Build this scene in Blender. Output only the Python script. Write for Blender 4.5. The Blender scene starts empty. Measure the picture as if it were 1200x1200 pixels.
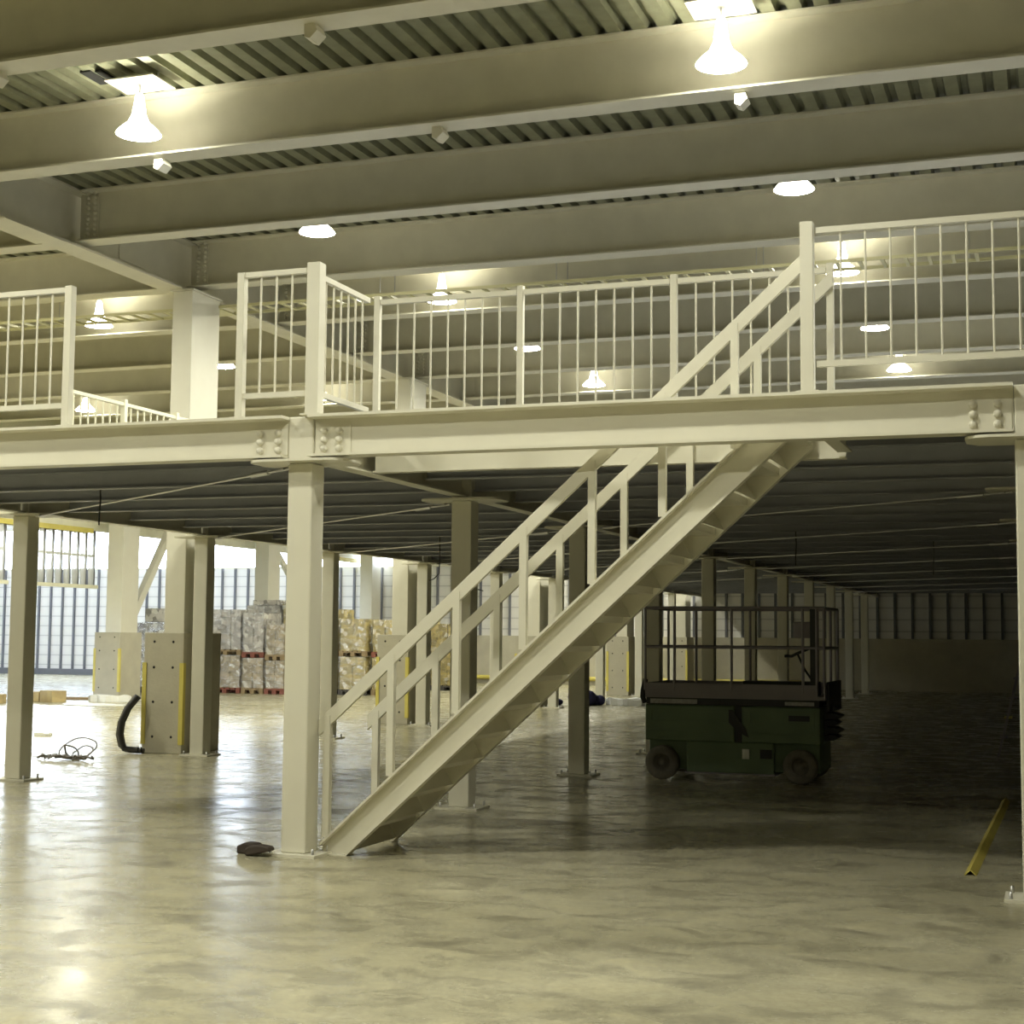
import bpy, bmesh, math, random
from mathutils import Vector, Matrix
random.seed(7)
S = bpy.context.scene
COL = S.collection

# ------------------------------------------------------------------ materials
def nt_new(name):
    m = bpy.data.materials.new(name); m.use_nodes = True
    nt = m.node_tree; b = nt.nodes['Principled BSDF']
    return m, nt, b

def ramp(nt, fac, stops):
    r = nt.nodes.new('ShaderNodeValToRGB')
    e = r.color_ramp.elements
    e[0].position, e[0].color = stops[0][0], (*stops[0][1], 1)
    e[1].position, e[1].color = stops[-1][0], (*stops[-1][1], 1)
    for p, c in stops[1:-1]:
        x = e.new(p); x.color = (*c, 1)
    nt.links.new(fac, r.inputs['Fac'])
    return r.outputs['Color']

def noise(nt, scale, detail=3, rough=.55, stretch=None, src='Object'):
    tc = nt.nodes.new('ShaderNodeTexCoord'); out = tc.outputs[src]
    if stretch:
        mp = nt.nodes.new('ShaderNodeMapping'); mp.inputs['Scale'].default_value = stretch
        nt.links.new(out, mp.inputs['Vector']); out = mp.outputs['Vector']
    n = nt.nodes.new('ShaderNodeTexNoise'); n.inputs['Scale'].default_value = scale
    n.inputs['Detail'].default_value = detail; n.inputs['Roughness'].default_value = rough
    nt.links.new(out, n.inputs['Vector'])
    return n.outputs['Fac']

def mat(name, c, c2=None, rough=.5, metal=0., scale=3., bump=0., spec=.5, stretch=None):
    m, nt, b = nt_new(name)
    c2 = c2 or tuple(x * .88 for x in c)
    f = noise(nt, scale, stretch=stretch)
    nt.links.new(ramp(nt, f, [(.3, c2), (.7, c)]), b.inputs['Base Color'])
    b.inputs['Roughness'].default_value = rough; b.inputs['Metallic'].default_value = metal
    b.inputs['Specular IOR Level'].default_value = spec
    if bump:
        bp = nt.nodes.new('ShaderNodeBump'); bp.inputs['Strength'].default_value = bump; bp.inputs['Distance'].default_value = .02
        nt.links.new(noise(nt, scale * 8), bp.inputs['Height']); nt.links.new(bp.outputs['Normal'], b.inputs['Normal'])
    return m

def emis(name, c, s):
    m, nt, b = nt_new(name)
    f = noise(nt, 2.)
    nt.links.new(ramp(nt, f, [(.3, tuple(x * .97 for x in c)), (.7, c)]), b.inputs['Emission Color'])
    b.inputs['Emission Strength'].default_value = s
    b.inputs['Base Color'].default_value = (.8, .8, .8, 1)
    return m

M = {}
M['cream'] = mat('cream_paint', (.72, .70, .59), (.69, .665, .555), .42)
M['cream_beam'] = mat('cream_beam_paint', (.70, .67, .53), (.64, .61, .48), .5)
M['joist'] = mat('grey_primer', (.40, .41, .45), (.34, .35, .39), .5)
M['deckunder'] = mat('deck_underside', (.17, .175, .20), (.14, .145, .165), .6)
M['roofdeck'] = mat('roof_decking', (.33, .335, .22), (.26, .265, .17), .42, .35, 6.)
M['dark'] = mat('dark_void', (.015, .015, .013), None, .8)
M['galv'] = mat('galvanised_steel', (.62, .62, .62), (.5, .5, .5), .32, .85)
M['rust'] = mat('brown_bare_steel', (.16, .10, .07), (.10, .06, .05), .6)
M['yellow'] = mat('yellow_paint', (.70, .61, .15), (.60, .51, .11), .45)
M['yellowdull'] = mat('yellow_tray_paint', (.66, .63, .36), (.58, .55, .30), .45)
M['concrete'] = mat('cast_concrete', (.52, .49, .38), (.45, .42, .33), .75, 0, 2.5, .25)
M['whitepaint'] = mat('white_rail_paint', (.80, .78, .60), None, .4)
M['green'] = mat('green_machine_paint', (.14, .20, .115), (.11, .16, .09), .45)
M['greymach'] = mat('grey_machine_paint', (.27, .25, .28), (.22, .20, .23), .45)
M['rubber'] = mat('tyre_rubber', (.19, .175, .145), (.14, .13, .105), .8, 0, 20, .2)
M['black'] = mat('black_plastic', (.018, .018, .02), None, .5)
M['blackrub'] = mat('black_cable', (.03, .03, .032), None, .35)
M['sticker'] = mat('pale_sticker', (.45, .45, .45), (.3, .3, .3), .5, 0, 30.)
M['whiteplate'] = mat('white_plate', (.85, .84, .72), None, .5)
M['kraft'] = mat('kraft_card', (.50, .40, .20), (.36, .28, .15), .8, 0, 6.)
M['redpallet'] = mat('red_brown_pallet_wood', (.30, .10, .07), (.20, .08, .06), .8)
M['wood'] = mat('pallet_wood', (.36, .27, .15), (.26, .19, .11), .8, 0, 8.)
M['darkwood'] = mat('dark_pallet', (.09, .085, .08), None, .8)
M['sheet'] = mat('white_sheet', (.85, .86, .84), None, .45)
M['blue'] = mat('blue_cloth', (.045, .045, .16), (.02, .02, .07), .8)
M['brownwood'] = mat('brown_lump', (.06, .045, .035), (.035, .025, .02), .7)
M['wire'] = mat('grey_wire', (.16, .14, .12), None, .5)

# floor: polished stained concrete
def floor_mat():
    m, nt, b = nt_new('polished_concrete_floor')
    tc = nt.nodes.new('ShaderNodeTexCoord')
    def nz(scale, detail, st):
        mp = nt.nodes.new('ShaderNodeMapping'); mp.inputs['Scale'].default_value = st
        nt.links.new(tc.outputs['Object'], mp.inputs['Vector'])
        n = nt.nodes.new('ShaderNodeTexNoise'); n.inputs['Scale'].default_value = scale
        n.inputs['Detail'].default_value = detail; n.inputs['Roughness'].default_value = .66
        n.inputs['Distortion'].default_value = .6
        nt.links.new(mp.outputs['Vector'], n.inputs['Vector']); return n.outputs['Fac']
    big = nz(.4, 4, (1, 1.4, 1)); mid = nz(3.0, 10, (.8, 1.1, 1)); fine = nz(22, 6, (1, 1, 1))
    c1 = ramp(nt, big, [(.32, (.36, .335, .23)), (.68, (.52, .49, .36))])
    c2 = ramp(nt, mid, [(.32, (.50, .49, .48)), (.43, (.80, .80, .79)), (.53, (1.02, 1.02, 1.0)), (.68, (1.26, 1.24, 1.17))])
    mx = nt.nodes.new('ShaderNodeMix'); mx.data_type = 'RGBA'; mx.blend_type = 'MULTIPLY'; mx.inputs['Factor'].default_value = 1
    nt.links.new(c1, mx.inputs['A']); nt.links.new(c2, mx.inputs['B'])
    c3 = ramp(nt, fine, [(.3, (.80, .80, .80)), (.7, (1.12, 1.12, 1.12))])
    mx2 = nt.nodes.new('ShaderNodeMix'); mx2.data_type = 'RGBA'; mx2.blend_type = 'MULTIPLY'; mx2.inputs['Factor'].default_value = 1
    nt.links.new(mx.outputs['Result'], mx2.inputs['A']); nt.links.new(c3, mx2.inputs['B'])
    nt.links.new(mx2.outputs['Result'], b.inputs['Base Color'])
    r = nt.nodes.new('ShaderNodeMapRange'); r.inputs['From Min'].default_value = .3; r.inputs['From Max'].default_value = .7
    r.inputs['To Min'].default_value = .36; r.inputs['To Max'].default_value = .16; b.inputs['Specular IOR Level'].default_value = .40
    nt.links.new(mid, r.inputs['Value']); nt.links.new(r.outputs['Result'], b.inputs['Roughness'])
    bp = nt.nodes.new('ShaderNodeBump'); bp.inputs['Strength'].default_value = .11; bp.inputs['Distance'].default_value = .02
    bn = nz(1.6, 3, (.7, 3.2, 1))
    nt.links.new(bn, bp.inputs['Height']); nt.links.new(bp.outputs['Normal'], b.inputs['Normal'])
    return m
M['floor'] = floor_mat()

def sheet_wall():
    m, nt, b = nt_new('white_wall_sheeting')
    tc = nt.nodes.new('ShaderNodeTexCoord'); w = nt.nodes.new('ShaderNodeTexWave')
    w.wave_type = 'BANDS'; w.bands_direction = 'Z'; w.inputs['Scale'].default_value = .86; w.inputs['Distortion'].default_value = .0
    nt.links.new(tc.outputs['Object'], w.inputs['Vector'])
    nt.links.new(ramp(nt, w.outputs['Fac'], [(0, (.52, .51, .50)), (.05, (.74, .73, .71)), (1, (.77, .76, .73))]), b.inputs['Base Color'])
    b.inputs['Roughness'].default_value = .55
    return m
M['wallsheet'] = sheet_wall()

def translucent(name, c, mixf=.35):
    m, nt, b = nt_new(name)
    t = nt.nodes.new('ShaderNodeBsdfTranslucent'); t.inputs['Color'].default_value = (*c, 1)
    mx = nt.nodes.new('ShaderNodeMixShader'); mx.inputs['Fac'].default_value = 1 - mixf
    nt.links.new(ramp(nt, noise(nt, 4.), [(.3, tuple(x * .95 for x in c)), (.7, c)]), b.inputs['Base Color'])
    nt.links.new(b.outputs['BSDF'], mx.inputs[1]); nt.links.new(t.outputs['BSDF'], mx.inputs[2])
    nt.links.new(mx.outputs['Shader'], nt.nodes['Material Output'].inputs['Surface'])
    return m
M['strip'] = translucent('translucent_strip', (.92, .94, .95), .6)
_nt = M['strip'].node_tree; _t = _nt.nodes.new('ShaderNodeBsdfTransparent'); _m = _nt.nodes.new('ShaderNodeMixShader'); _m.inputs['Fac'].default_value = .3
_nt.links.new(_nt.nodes['Mix Shader'].outputs[0], _m.inputs[1]); _nt.links.new(_t.outputs[0], _m.inputs[2]); _nt.links.new(_m.outputs[0], _nt.nodes['Material Output'].inputs['Surface'])

def wrap():
    m, nt, b = nt_new('stretch_wrap')
    g = nt.nodes.new('ShaderNodeBsdfGlossy'); g.inputs['Roughness'].default_value = .18
    t = nt.nodes.new('ShaderNodeBsdfTransparent'); mx = nt.nodes.new('ShaderNodeMixShader')
    f = noise(nt, 5., 4, .6, (1, 1, 3))
    mr = nt.nodes.new('ShaderNodeMapRange'); mr.inputs['From Min'].default_value = .35; mr.inputs['From Max'].default_value = .7
    mr.inputs['To Min'].default_value = .05; mr.inputs['To Max'].default_value = .42
    nt.links.new(f, mr.inputs['Value']); nt.links.new(mr.outputs['Result'], mx.inputs['Fac'])
    bp = nt.nodes.new('ShaderNodeBump'); bp.inputs['Strength'].default_value = .9; bp.inputs['Distance'].default_value = .06
    nt.links.new(noise(nt, 9., 3), bp.inputs['Height']); nt.links.new(bp.outputs['Normal'], g.inputs['Normal'])
    nt.links.new(t.outputs['BSDF'], mx.inputs[1]); nt.links.new(g.outputs['BSDF'], mx.inputs[2])
    nt.links.new(mx.outputs['Shader'], nt.nodes['Material Output'].inputs['Surface'])
    return m
M['wrap'] = wrap()
def cartons(name, c):
    m, nt, b = nt_new(name)
    vor = nt.nodes.new('ShaderNodeTexVoronoi'); vor.inputs['Scale'].default_value = 9.
    tc = nt.nodes.new('ShaderNodeTexCoord'); nt.links.new(tc.outputs['Object'], vor.inputs['Vector'])
    sep = nt.nodes.new('ShaderNodeSeparateColor'); nt.links.new(vor.outputs['Color'], sep.inputs['Color'])
    nt.links.new(ramp(nt, sep.outputs['Red'], [(0, tuple(x * .55 for x in c)), (.5, c), (.8, tuple(min(1, x * 1.25) for x in c)), (1, (.8, .78, .7))]), b.inputs['Base Color'])
    b.inputs['Roughness'].default_value = .7
    return m
M['cartonA'] = cartons('tan_cartons', (.46, .38, .24))
M['cartonB'] = cartons('grey_cartons', (.50, .47, .42))
M['cartonC'] = cartons('yellow_cartons', (.52, .42, .15))
LAMP_UP, LAMP_DN = 9., 320.
M['lampdisc'] = emis('lamp_glow', (1, .98, .81), LAMP_DN)
M['lampshell'] = emis('lamp_reflector_glow', (1, .96, .80), LAMP_UP)
M['lamphouse'] = emis('lamp_housing_glow', (1, .95, .82), 3.)
def acrylic():
    m, nt, b = nt_new('clear_acrylic_neck')
    t = nt.nodes.new('ShaderNodeBsdfTransparent'); mx = nt.nodes.new('ShaderNodeMixShader')
    nt.links.new(ramp(nt, noise(nt, 12.), [(.3, (.7, .68, .55)), (.7, (.8, .78, .66))]), b.inputs['Base Color'])
    mx.inputs['Fac'].default_value = .35
    nt.links.new(t.outputs['BSDF'], mx.inputs[1]); nt.links.new(b.outputs['BSDF'], mx.inputs[2])
    nt.links.new(mx.outputs['Shader'], nt.nodes['Material Output'].inputs['Surface'])
    return m
M['acrylic'] = acrylic()

# ------------------------------------------------------------------ mesh builder
class MB:
    def __init__(s): s.v = []; s.f = []; s.smooth = []
    def add(s, vs, fs, smooth=False):
        n = len(s.v); s.v += [tuple(v) for v in vs]; s.f += [tuple(i + n for i in f) for f in fs]; s.smooth += [smooth] * len(fs); return s
    def box(s, x0, x1, y0, y1, z0, z1):
        return s.add([(x0, y0, z0), (x1, y0, z0), (x1, y1, z0), (x0, y1, z0), (x0, y0, z1), (x1, y0, z1), (x1, y1, z1), (x0, y1, z1)],
                     [(0, 3, 2, 1), (4, 5, 6, 7), (0, 1, 5, 4), (1, 2, 6, 5), (2, 3, 7, 6), (3, 0, 4, 7)])
    def cbox(s, cx, cy, cz, sx, sy, sz): return s.box(cx - sx/2, cx + sx/2, cy - sy/2, cy + sy/2, cz - sz/2, cz + sz/2)
    def prism(s, prof, fn, a, b):
        """closed 2-D outline prof, fn(u,v,t)->xyz, extruded t from a to b"""
        n = len(prof)
        vs = [fn(u, v, a) for u, v in prof] + [fn(u, v, b) for u, v in prof]
        fs = [tuple(range(n))[::-1], tuple(range(n, 2 * n))] + [(i, (i + 1) % n, n + (i + 1) % n, n + i) for i in range(n)]
        return s.add(vs, fs)
    def ibx(s, x0, x1, y, z0, z1, b, tf, tw):     # I section along X
        s.box(x0, x1, y - b/2, y + b/2, z0, z0 + tf); s.box(x0, x1, y - b/2, y + b/2, z1 - tf, z1)
        return s.box(x0, x1, y - tw/2, y + tw/2, z0 + tf, z1 - tf)
    def iby(s, y0, y1, x, z0, z1, b, tf, tw):
        s.box(x - b/2, x + b/2, y0, y1, z0, z0 + tf); s.box(x - b/2, x + b/2, y0, y1, z1 - tf, z1)
        return s.box(x - tw/2, x + tw/2, y0, y1, z0 + tf, z1 - tf)
    def bar(s, p, q, w, h=None):
        h = h or w; p, q = Vector(p), Vector(q); d = (q - p).normalized()
        up = Vector((0, 0, 1)) if abs(d.z) < .95 else Vector((0, 1, 0))
        a = d.cross(up).normalized(); b = a.cross(d).normalized()
        vs = [P + a * sx * w/2 + b * sz * h/2 for P in (p, q) for sx, sz in ((-1, -1), (1, -1), (1, 1), (-1, 1))]
        return s.add(vs, [(0, 3, 2, 1), (4, 5, 6, 7), (0, 1, 5, 4), (1, 2, 6, 5), (2, 3, 7, 6), (3, 0, 4, 7)])
    def tube(s, pts, r, n=8):
        pts = [Vector(p) for p in pts]; rings = []; prev = None
        for i, p in enumerate(pts):
            d = (pts[min(i + 1, len(pts) - 1)] - pts[max(i - 1, 0)]).normalized()
            if prev is None:
                up = Vector((0, 0, 1)) if abs(d.z) < .9 else Vector((1, 0, 0)); a = d.cross(up).normalized()
            else:
                a = (prev - d * prev.dot(d)).normalized()
            prev = a; b = d.cross(a)
            rr = r[i] if isinstance(r, (list, tuple)) else r
            rings.append([p + a * math.cos(t * 2 * math.pi / n) * rr + b * math.sin(t * 2 * math.pi / n) * rr for t in range(n)])
        vs = [v for R in rings for v in R]; fs = []
        for i in range(len(rings) - 1):
            for j in range(n): fs.append((i*n + j, i*n + (j+1) % n, (i+1)*n + (j+1) % n, (i+1)*n + j))
        s.add(vs, fs, True)
        k = len(pts) - 1
        s.add(rings[0], [tuple(range(n))[::-1]]); s.add(rings[k], [tuple(range(n))]); return s
    def lathe(s, prof, c, n=24, axis='z', cap=False):
        vs = []; fs = []
        for r, h in prof:
            for j in range(n):
                t = 2 * math.pi * j / n
                if axis == 'z': vs.append((c[0] + r*math.cos(t), c[1] + r*math.sin(t), c[2] + h))
                else: vs.append((c[0] + r*math.cos(t), c[1] + h, c[2] + r*math.sin(t)))
        for i in range(len(prof) - 1):
            for j in range(n): fs.append((i*n + j, i*n + (j+1) % n, (i+1)*n + (j+1) % n, (i+1)*n + j))
        if cap: fs += [tuple(range(n))[::-1], tuple(range((len(prof)-1)*n, len(prof)*n))]
        return s.add(vs, fs, True)
    def sph(s, c, r, n=8, sq=1.):
        prof = [(max(.001, r * math.sin(math.pi * i / n)), -r * sq * math.cos(math.pi * i / n)) for i in range(n + 1)]
        return s.lathe(prof, c, n * 2)
    def build(s, name, m, parent=None, origin=None, bevel=0):
        o0 = Vector(parent['_w']) if parent is not None else Vector(origin or (0, 0, 0))
        me = bpy.data.meshes.new(name)
        me.from_pydata([tuple(Vector(v) - o0) for v in s.v], [], s.f); me.update()
        for p, sm in zip(me.polygons, s.smooth): p.use_smooth = sm
        bm = bmesh.new(); bm.from_mesh(me); bmesh.ops.recalc_face_normals(bm, faces=bm.faces); bm.to_mesh(me); bm.free()
        me.materials.append(m)
        o = bpy.data.objects.new(name, me); COL.objects.link(o)
        if parent is not None: o.parent = parent
        else: o.location = o0
        o['_w'] = tuple(o0)
        if bevel:
            b = o.modifiers.new('b', 'BEVEL'); b.width = bevel; b.segments = 2; b.limit_method = 'ANGLE'
        return o

def tag(o, label=None, cat=None, group=None, kind=None):
    if label: o['label'] = label
    if cat: o['category'] = cat
    if group: o['group'] = group
    if kind: o['kind'] = kind
    return o
def thing(name, loc, label, cat, group=None):
    o = bpy.data.objects.new(name, None); COL.objects.link(o); o.location = loc; o['_w'] = tuple(loc)
    o.empty_display_size = .2
    return tag(o, label, cat, group)
def copy_tree(o, loc=None, dz=None, label=None, group=None, rz=0):
    c = o.copy(); COL.objects.link(c)
    if loc is not None: c.location = loc; c['_w'] = tuple(loc)
    if rz: c.rotation_euler.z = rz
    if label: c['label'] = label
    if group: c['group'] = group
    for ch in list(o.children):
        d = ch.copy(); COL.objects.link(d); d.parent = c
        for g in list(ch.children):
            e = g.copy(); COL.objects.link(e); e.parent = d
    return c
def copy_part(o, delta):
    c = o.copy(); COL.objects.link(c); c.parent = o.parent
    c.location = Vector(o.location) + Vector(delta); return c
def struct(mb, name, m, label=None, **k):
    o = mb.build(name, m, **k); o['kind'] = 'structure'
    if label: o['label'] = label
    return o
ORD = ['first', 'second', 'third', 'fourth', 'fifth', 'sixth', 'seventh', 'eighth', 'ninth', 'tenth', 'eleventh', 'twelfth', 'thirteenth', 'fourteenth', 'fifteenth', 'sixteenth']

# ------------------------------------------------------------------ layout constants (metres; camera stands at the origin, Y runs into the hall)
XM, XL, XR = -5.22, -10.6, -.12
YM = [10.04, 13.27, 16.93, 20.44, 23.96, 27.5, 31.0, 34.5, 38.0, 41.5, 45.0]
YL = [13.82 + 3.724 * j for j in range(9)]
YR = [9.94 + 3.51 * j for j in range(11)]
ZB, ZT = 2.89, 3.20
YW = 48.5                       # back wall
RX = 6.2                        # right wall
XB = -22.8                      # bulkhead line
GX = -11.3                      # roof girder line
ZF = 6.36                       # underside of the roof beams
YE = -9.0                       # wall behind the camera

# ------------------------------------------------------------------ setting
struct(MB().box(-60, 14, -12, 75, -.3, 0), 'floor', M['floor'])
# roof decking: trapezoidal ribs running along Y
mb = MB(); pitch = .23; x = XB; prof = []
while x < RX:
    prof += [(x, 7.07), (x + .025, 7.00), (x + .15, 7.00), (x + .175, 7.07)]
    x += pitch
vs = [(a, YE, z) for a, z in prof] + [(a, YW, z) for a, z in prof]; n = len(prof)
mb.add(vs, [(i, i + 1, n + i + 1, n + i) for i in range(n - 1)])
mb.box(XB - .3, RX, YE, YW, 7.075, 7.3)
struct(mb, 'ceiling', M['roofdeck'])
# back wall: sheeting above a concrete upstand, continuous ribbon window on the left
mb = MB()
mb.box(-45, XB, YW, YW + .12, 0, 3.94); mb.box(-45, -21.4, YW, YW + .12, 5.5, 7.3)
mb.box(-45, -44.6, YW, YW + .12, 3.94, 5.5)
mb.box(XB, -21.4, YW, YW + .12, 1.6, 3.94)
mb.box(-21.4, RX, YW, YW + .12, 1.6, 7.3)
struct(mb, 'wall_back', M['wallsheet'])
struct(MB().box(XB, RX, YW - .16, YW + .12, 0, 1.6), 'wall_back_lower', M['concrete'])
proto = MB().box(-.036, .036, YW - .07, YW - .001, 0, 3.94).build('trim_1', M['deckunder'], origin=(0, YW, 0)); proto['kind'] = 'structure'
xs = []; x = -5.23
while x > -44: xs.append(x); x -= .5293
x = -5.23 + .5293
while x < RX: xs.append(x); x += .5293
for i, x in enumerate(xs):
    low = x > XB
    if i == 0: o = proto; o.location = (x, YW, 0)
    else:
        o = proto.copy(); COL.objects.link(o); o.location = (x, YW, 0)
    o.name = 'trim_%d' % (i + 1)
    o.scale.z = 1
    if low: o.location.z = 1.6; o.scale.z = (3.115 - 1.6) / 3.94 if x > XL else (5.2 - 1.6) / 3.94 if x > -21.4 else (3.94 - 1.6) / 3.94
# pale rail along the wall under the window head and a foot rail on the floor
struct(MB().box(-21.4, RX, YW - .11, YW - .071, 3.95, 4.15), 'trim_200', M['cream'])
struct(MB().box(-45, XB, YW - .11, YW - .071, 0, .22), 'trim_201', M['deckunder'])
w = struct(MB().box(-44.6, -21.4, YW + .02, YW + .06, 3.94, 3.99).box(-44.6, -21.4, YW + .02, YW + .06, 5.45, 5.5), 'window_1', M['whitepaint'])
struct(MB().box(RX, RX + .2, YE, YW, 0, 7.3), 'wall_right', M['concrete'])
struct(MB().box(XB - .2, RX, YE - .2, YE, 0, 7.3), 'wall_front', M['concrete'])
struct(MB().box(XB - .2, XB, YE, 24.6, 0, 7.3), 'wall_left', M['concrete'])
struct(MB().box(-40.2, -40, 19.8, YW, 0, 7.3), 'sky_blocker_left', M['wallsheet'])  # unseen, added to keep low sky light out of the hall
struct(MB().box(-40, XB - .2, 19.8, 20, 1.7, 7.3), 'sky_blocker_front', M['wallsheet'])  # unseen blocker, its low opening limits the daylight on floor and pallets
struct(MB().box(-40.2, XB - .2, 19.8, 43.0, 7.31, 7.5).box(-40.2, XB - .2, 44.7, YW, 7.31, 7.5), 'sky_blocker_top', M['wallsheet'])  # unseen cover added over the yard, slot lets sky onto wall and floor
# deep bulkhead above the left bay openings
struct(MB().box(XB - .2, XB, 24.6, YW, 4.15, 7.3), 'wall_left_bulkhead', M['whitepaint'])
struct(MB().box(XB - .23, XB + .03, 24.6, 32.35, 4.08, 4.20), 'trim_202', M['yellow'])
struct(MB().box(XB - .23, XB + .03, 44.9, YW - .1, 4.08, 4.20), 'trim_203', M['yellow'])
# yellow foot pipe at the back wall
pr = MB().tube([(-19.2, YW - .27, .2), (-7.0, YW - .27, .2)], .07).build('guard_pipe', M['yellow'], origin=(-15, YW - .9, 0))
tag(pr, 'long yellow pipe rail running low along the foot of the back wall', 'pipe')
for x in (-19., -16.2, -13.4, -10.6, -7.2): MB().box(x - .04, x + .04, YW - .31, YW - .23, 0, .2).build('bracket', M['yellow'], pr)

# ------------------------------------------------------------------ mezzanine deck
mb = MB()
d0, d1 = 3.12, 3.20
mb.box(XL - .05, -5.05, 10.0, YW - .02, d0, d1); mb.box(-5.05, -1.45, 11.0, YW - .02, d0, d1); mb.box(-1.45, RX - .001, 10.0, YW - .02, d0, d1)
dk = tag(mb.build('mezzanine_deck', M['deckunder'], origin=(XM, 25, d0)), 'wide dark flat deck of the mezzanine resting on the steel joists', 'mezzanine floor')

def bolt_mb(mb, x, y, z, ax='y'):
    mb.lathe([(.001, -.035), (.022, -.035), (.026, -.012), (.026, 0)], (x, y, z), 8, 'y')

def edge_beam(x0, x1, label):
    t = thing('edge_beam', (x0, 9.94, ZB), label, 'steel beam')
    MB().box(x0, x1, 9.83, 9.999, ZT - .022, ZT).box(x0, x1, 9.83, 9.999, ZB, ZB + .018).box(x0, x1, 9.965, 9.98, ZB + .018, ZT - .022).build('channel', M['cream'], t)
    return t
e1 = edge_beam(XL - .1, XM - .104, 'cream steel edge beam on the left of the front box column')
e2 = edge_beam(XM + .104, XR - .104, 'long cream steel edge beam spanning from the front box column to the right picture edge')
def bolts(par, xs):
    for x in xs:
        for z in (2.955, 3.02, 3.085):
            b = MB(); bolt_mb(b, x, 9.957, z); b.build('bolt', M['cream'], par)
bolts(e1, (XM - .34, XM - .19)); bolts(e2, (XM + .19, XM + .31, XR - .35, XR - .2))
# dark cope notches as small plates beside the joints
MB().box(XM - .40, XM - .115, 9.957, 9.965, ZB + .03, ZT - .05).build('splice_plate', M['cream'], e1)
MB().box(XM + .115, XM + .40, 9.957, 9.965, ZB + .03, ZT - .05).build('splice_plate', M['cream'], e2)
MB().box(XR - .44, XR - .115, 9.957, 9.965, ZB + .03, ZT - .05).build('splice_plate', M['cream'], e2)

# columns: square box sections with base plate, cap stub and haunched gusset plate
def column(x, y, label, group=None, m=None, top=True, w=.2, ext=True):
    m = m or M['cream']
    t = thing('mezzanine_column', (x, y, 0), label, 'steel column', group)
    MB().box(x - w/2, x + w/2, y - w/2, y + w/2, .02, 2.855).build('box_post', m, t, bevel=.012)
    MB().box(x - .21, x + .21, y - .17, y + .17, 0, .02).build('base_plate', m, t)
    for sx in (-1, 1):
        for sy in (-1, 1):
            MB().lathe([(.012, 0), (.012, .04), (.001, .045)], (x + sx * .17, y + sy * .12, .02), 8).build('anchor_bolt', M['galv'], t)
    o = [(-.40, -.10), (-.38, -.16), (-.33, -.21), (-.25, -.23), (.25, -.23), (.33, -.21), (.38, -.16), (.40, -.10), (.40, .10), (.33, .21), (.25, .23), (-.25, .23), (-.33, .21), (-.40, .10)]
    MB().prism([(a, b) for a, b in o], lambda u, v, q: (x + u, y + v, q), 2.857, 2.875).build('gusset_plate', m, t)
    MB().box(x - w/2, x + w/2, y - w/2, y + w/2 if ext else 9.999, 2.876, 3.11 if ext else 3.20).build('stub', m, t, bevel=.01)
    return t
c0 = column(XM, YM[0], 'nearest cream box column standing at the foot of the staircase', ext=False)
cr = column(XR, YM[0] + .01, 'cream box column cut off by the right edge of the picture', ext=False)
# dark triangular seam (cope) below the cap
for j, y in enumerate(YM[1:], 1):
    column(XM, y, ORD[j] + ' box column going back in the row that starts at the foot of the stairs' if j < 10 else 'last box column of the row behind the staircase foot, nearest the back wall')
for j, y in enumerate(YL):
    column(XL, y, ('leftmost box column in the picture, under the left edge of the mezzanine', 'box column standing right beside the nearest concrete guarded pillar',
        'box column showing just right of the nearest column, with pallets behind it', 'box column beside the second concrete guarded pillar, left of the stair rails',
        'fifth box column back along the left edge of the mezzanine', 'sixth box column back along the left edge of the mezzanine', 'seventh box column back along the left edge of the mezzanine',
        'eighth box column back along the left edge of the mezzanine', 'farthest box column along the left edge of the mezzanine')[j])
# Y girders on the column rows
def girder(x, y0, y1, label):
    t = tag(MB().iby(y0, y1, x, ZB, 3.11, .14, .016, .012).build('deck_girder', M['cream'], origin=(x, y0, ZB)), label, 'steel beam')
prev = YM[0]
for j in range(1, len(YM)):
    girder(XM, YM[j-1] + .11, YM[j] - .11, '%s girder length back along the centre column row under the deck' % ORD[j-1])
girder(XM, YM[-1] + .11, YW - .2, 'last girder length of the centre column row, ending at the back wall')
girder(XL, 9.95, YL[0] - .11, 'front girder length along the left edge of the mezzanine, ahead of the leftmost column')
for j in range(1, len(YL)):
    girder(XL, YL[j-1] + .11, YL[j] - .11, '%s girder length back from the leftmost column along the left mezzanine edge' % ORD[j-1])
girder(XL, YL[-1] + .11, YW - .2, 'last girder length along the left mezzanine edge at the back wall')
girder(XR, 10.15, YW - .2, 'long girder under the deck behind the right hand front column')
# joists
ys = [12.18, 13.27]
for a, b in zip(YM[1:-1], YM[2:]):
    ys += [a + (b - a) * k / 3 for k in (1, 2, 3)]
ys += [46.2]
def joist(x0, x1, y, label, group):
    return tag(MB().ibx(x0, x1, y, 2.95, 3.12, .10, .012, .01).build('joist', M['joist'], origin=((x0+x1)/2, y, 2.95)), label, 'joist', group)
gl = 'joists under the left half of the deck'; gr = 'joists under the right half of the deck'
for y in ys:
    off = any(abs(y - q) < .12 for q in YL)
    offm = any(abs(y - q) < .12 for q in YM)
    joist(XL + (.099 if off else .069), XM - (.099 if offm else .069), y, 'grey joist under the deck between the left edge columns and the centre column row', gl)
    if y < 12.5 and y < 10.9: continue
    joist(XM + (.099 if offm else .069), XR - .069, y, 'grey joist under the deck right of the centre column row', gr)
joist(XR + .07, RX - .01, 12.2, 'grey joist under the deck at the far right, beyond the right hand column', 'joists beyond the right column')
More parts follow.
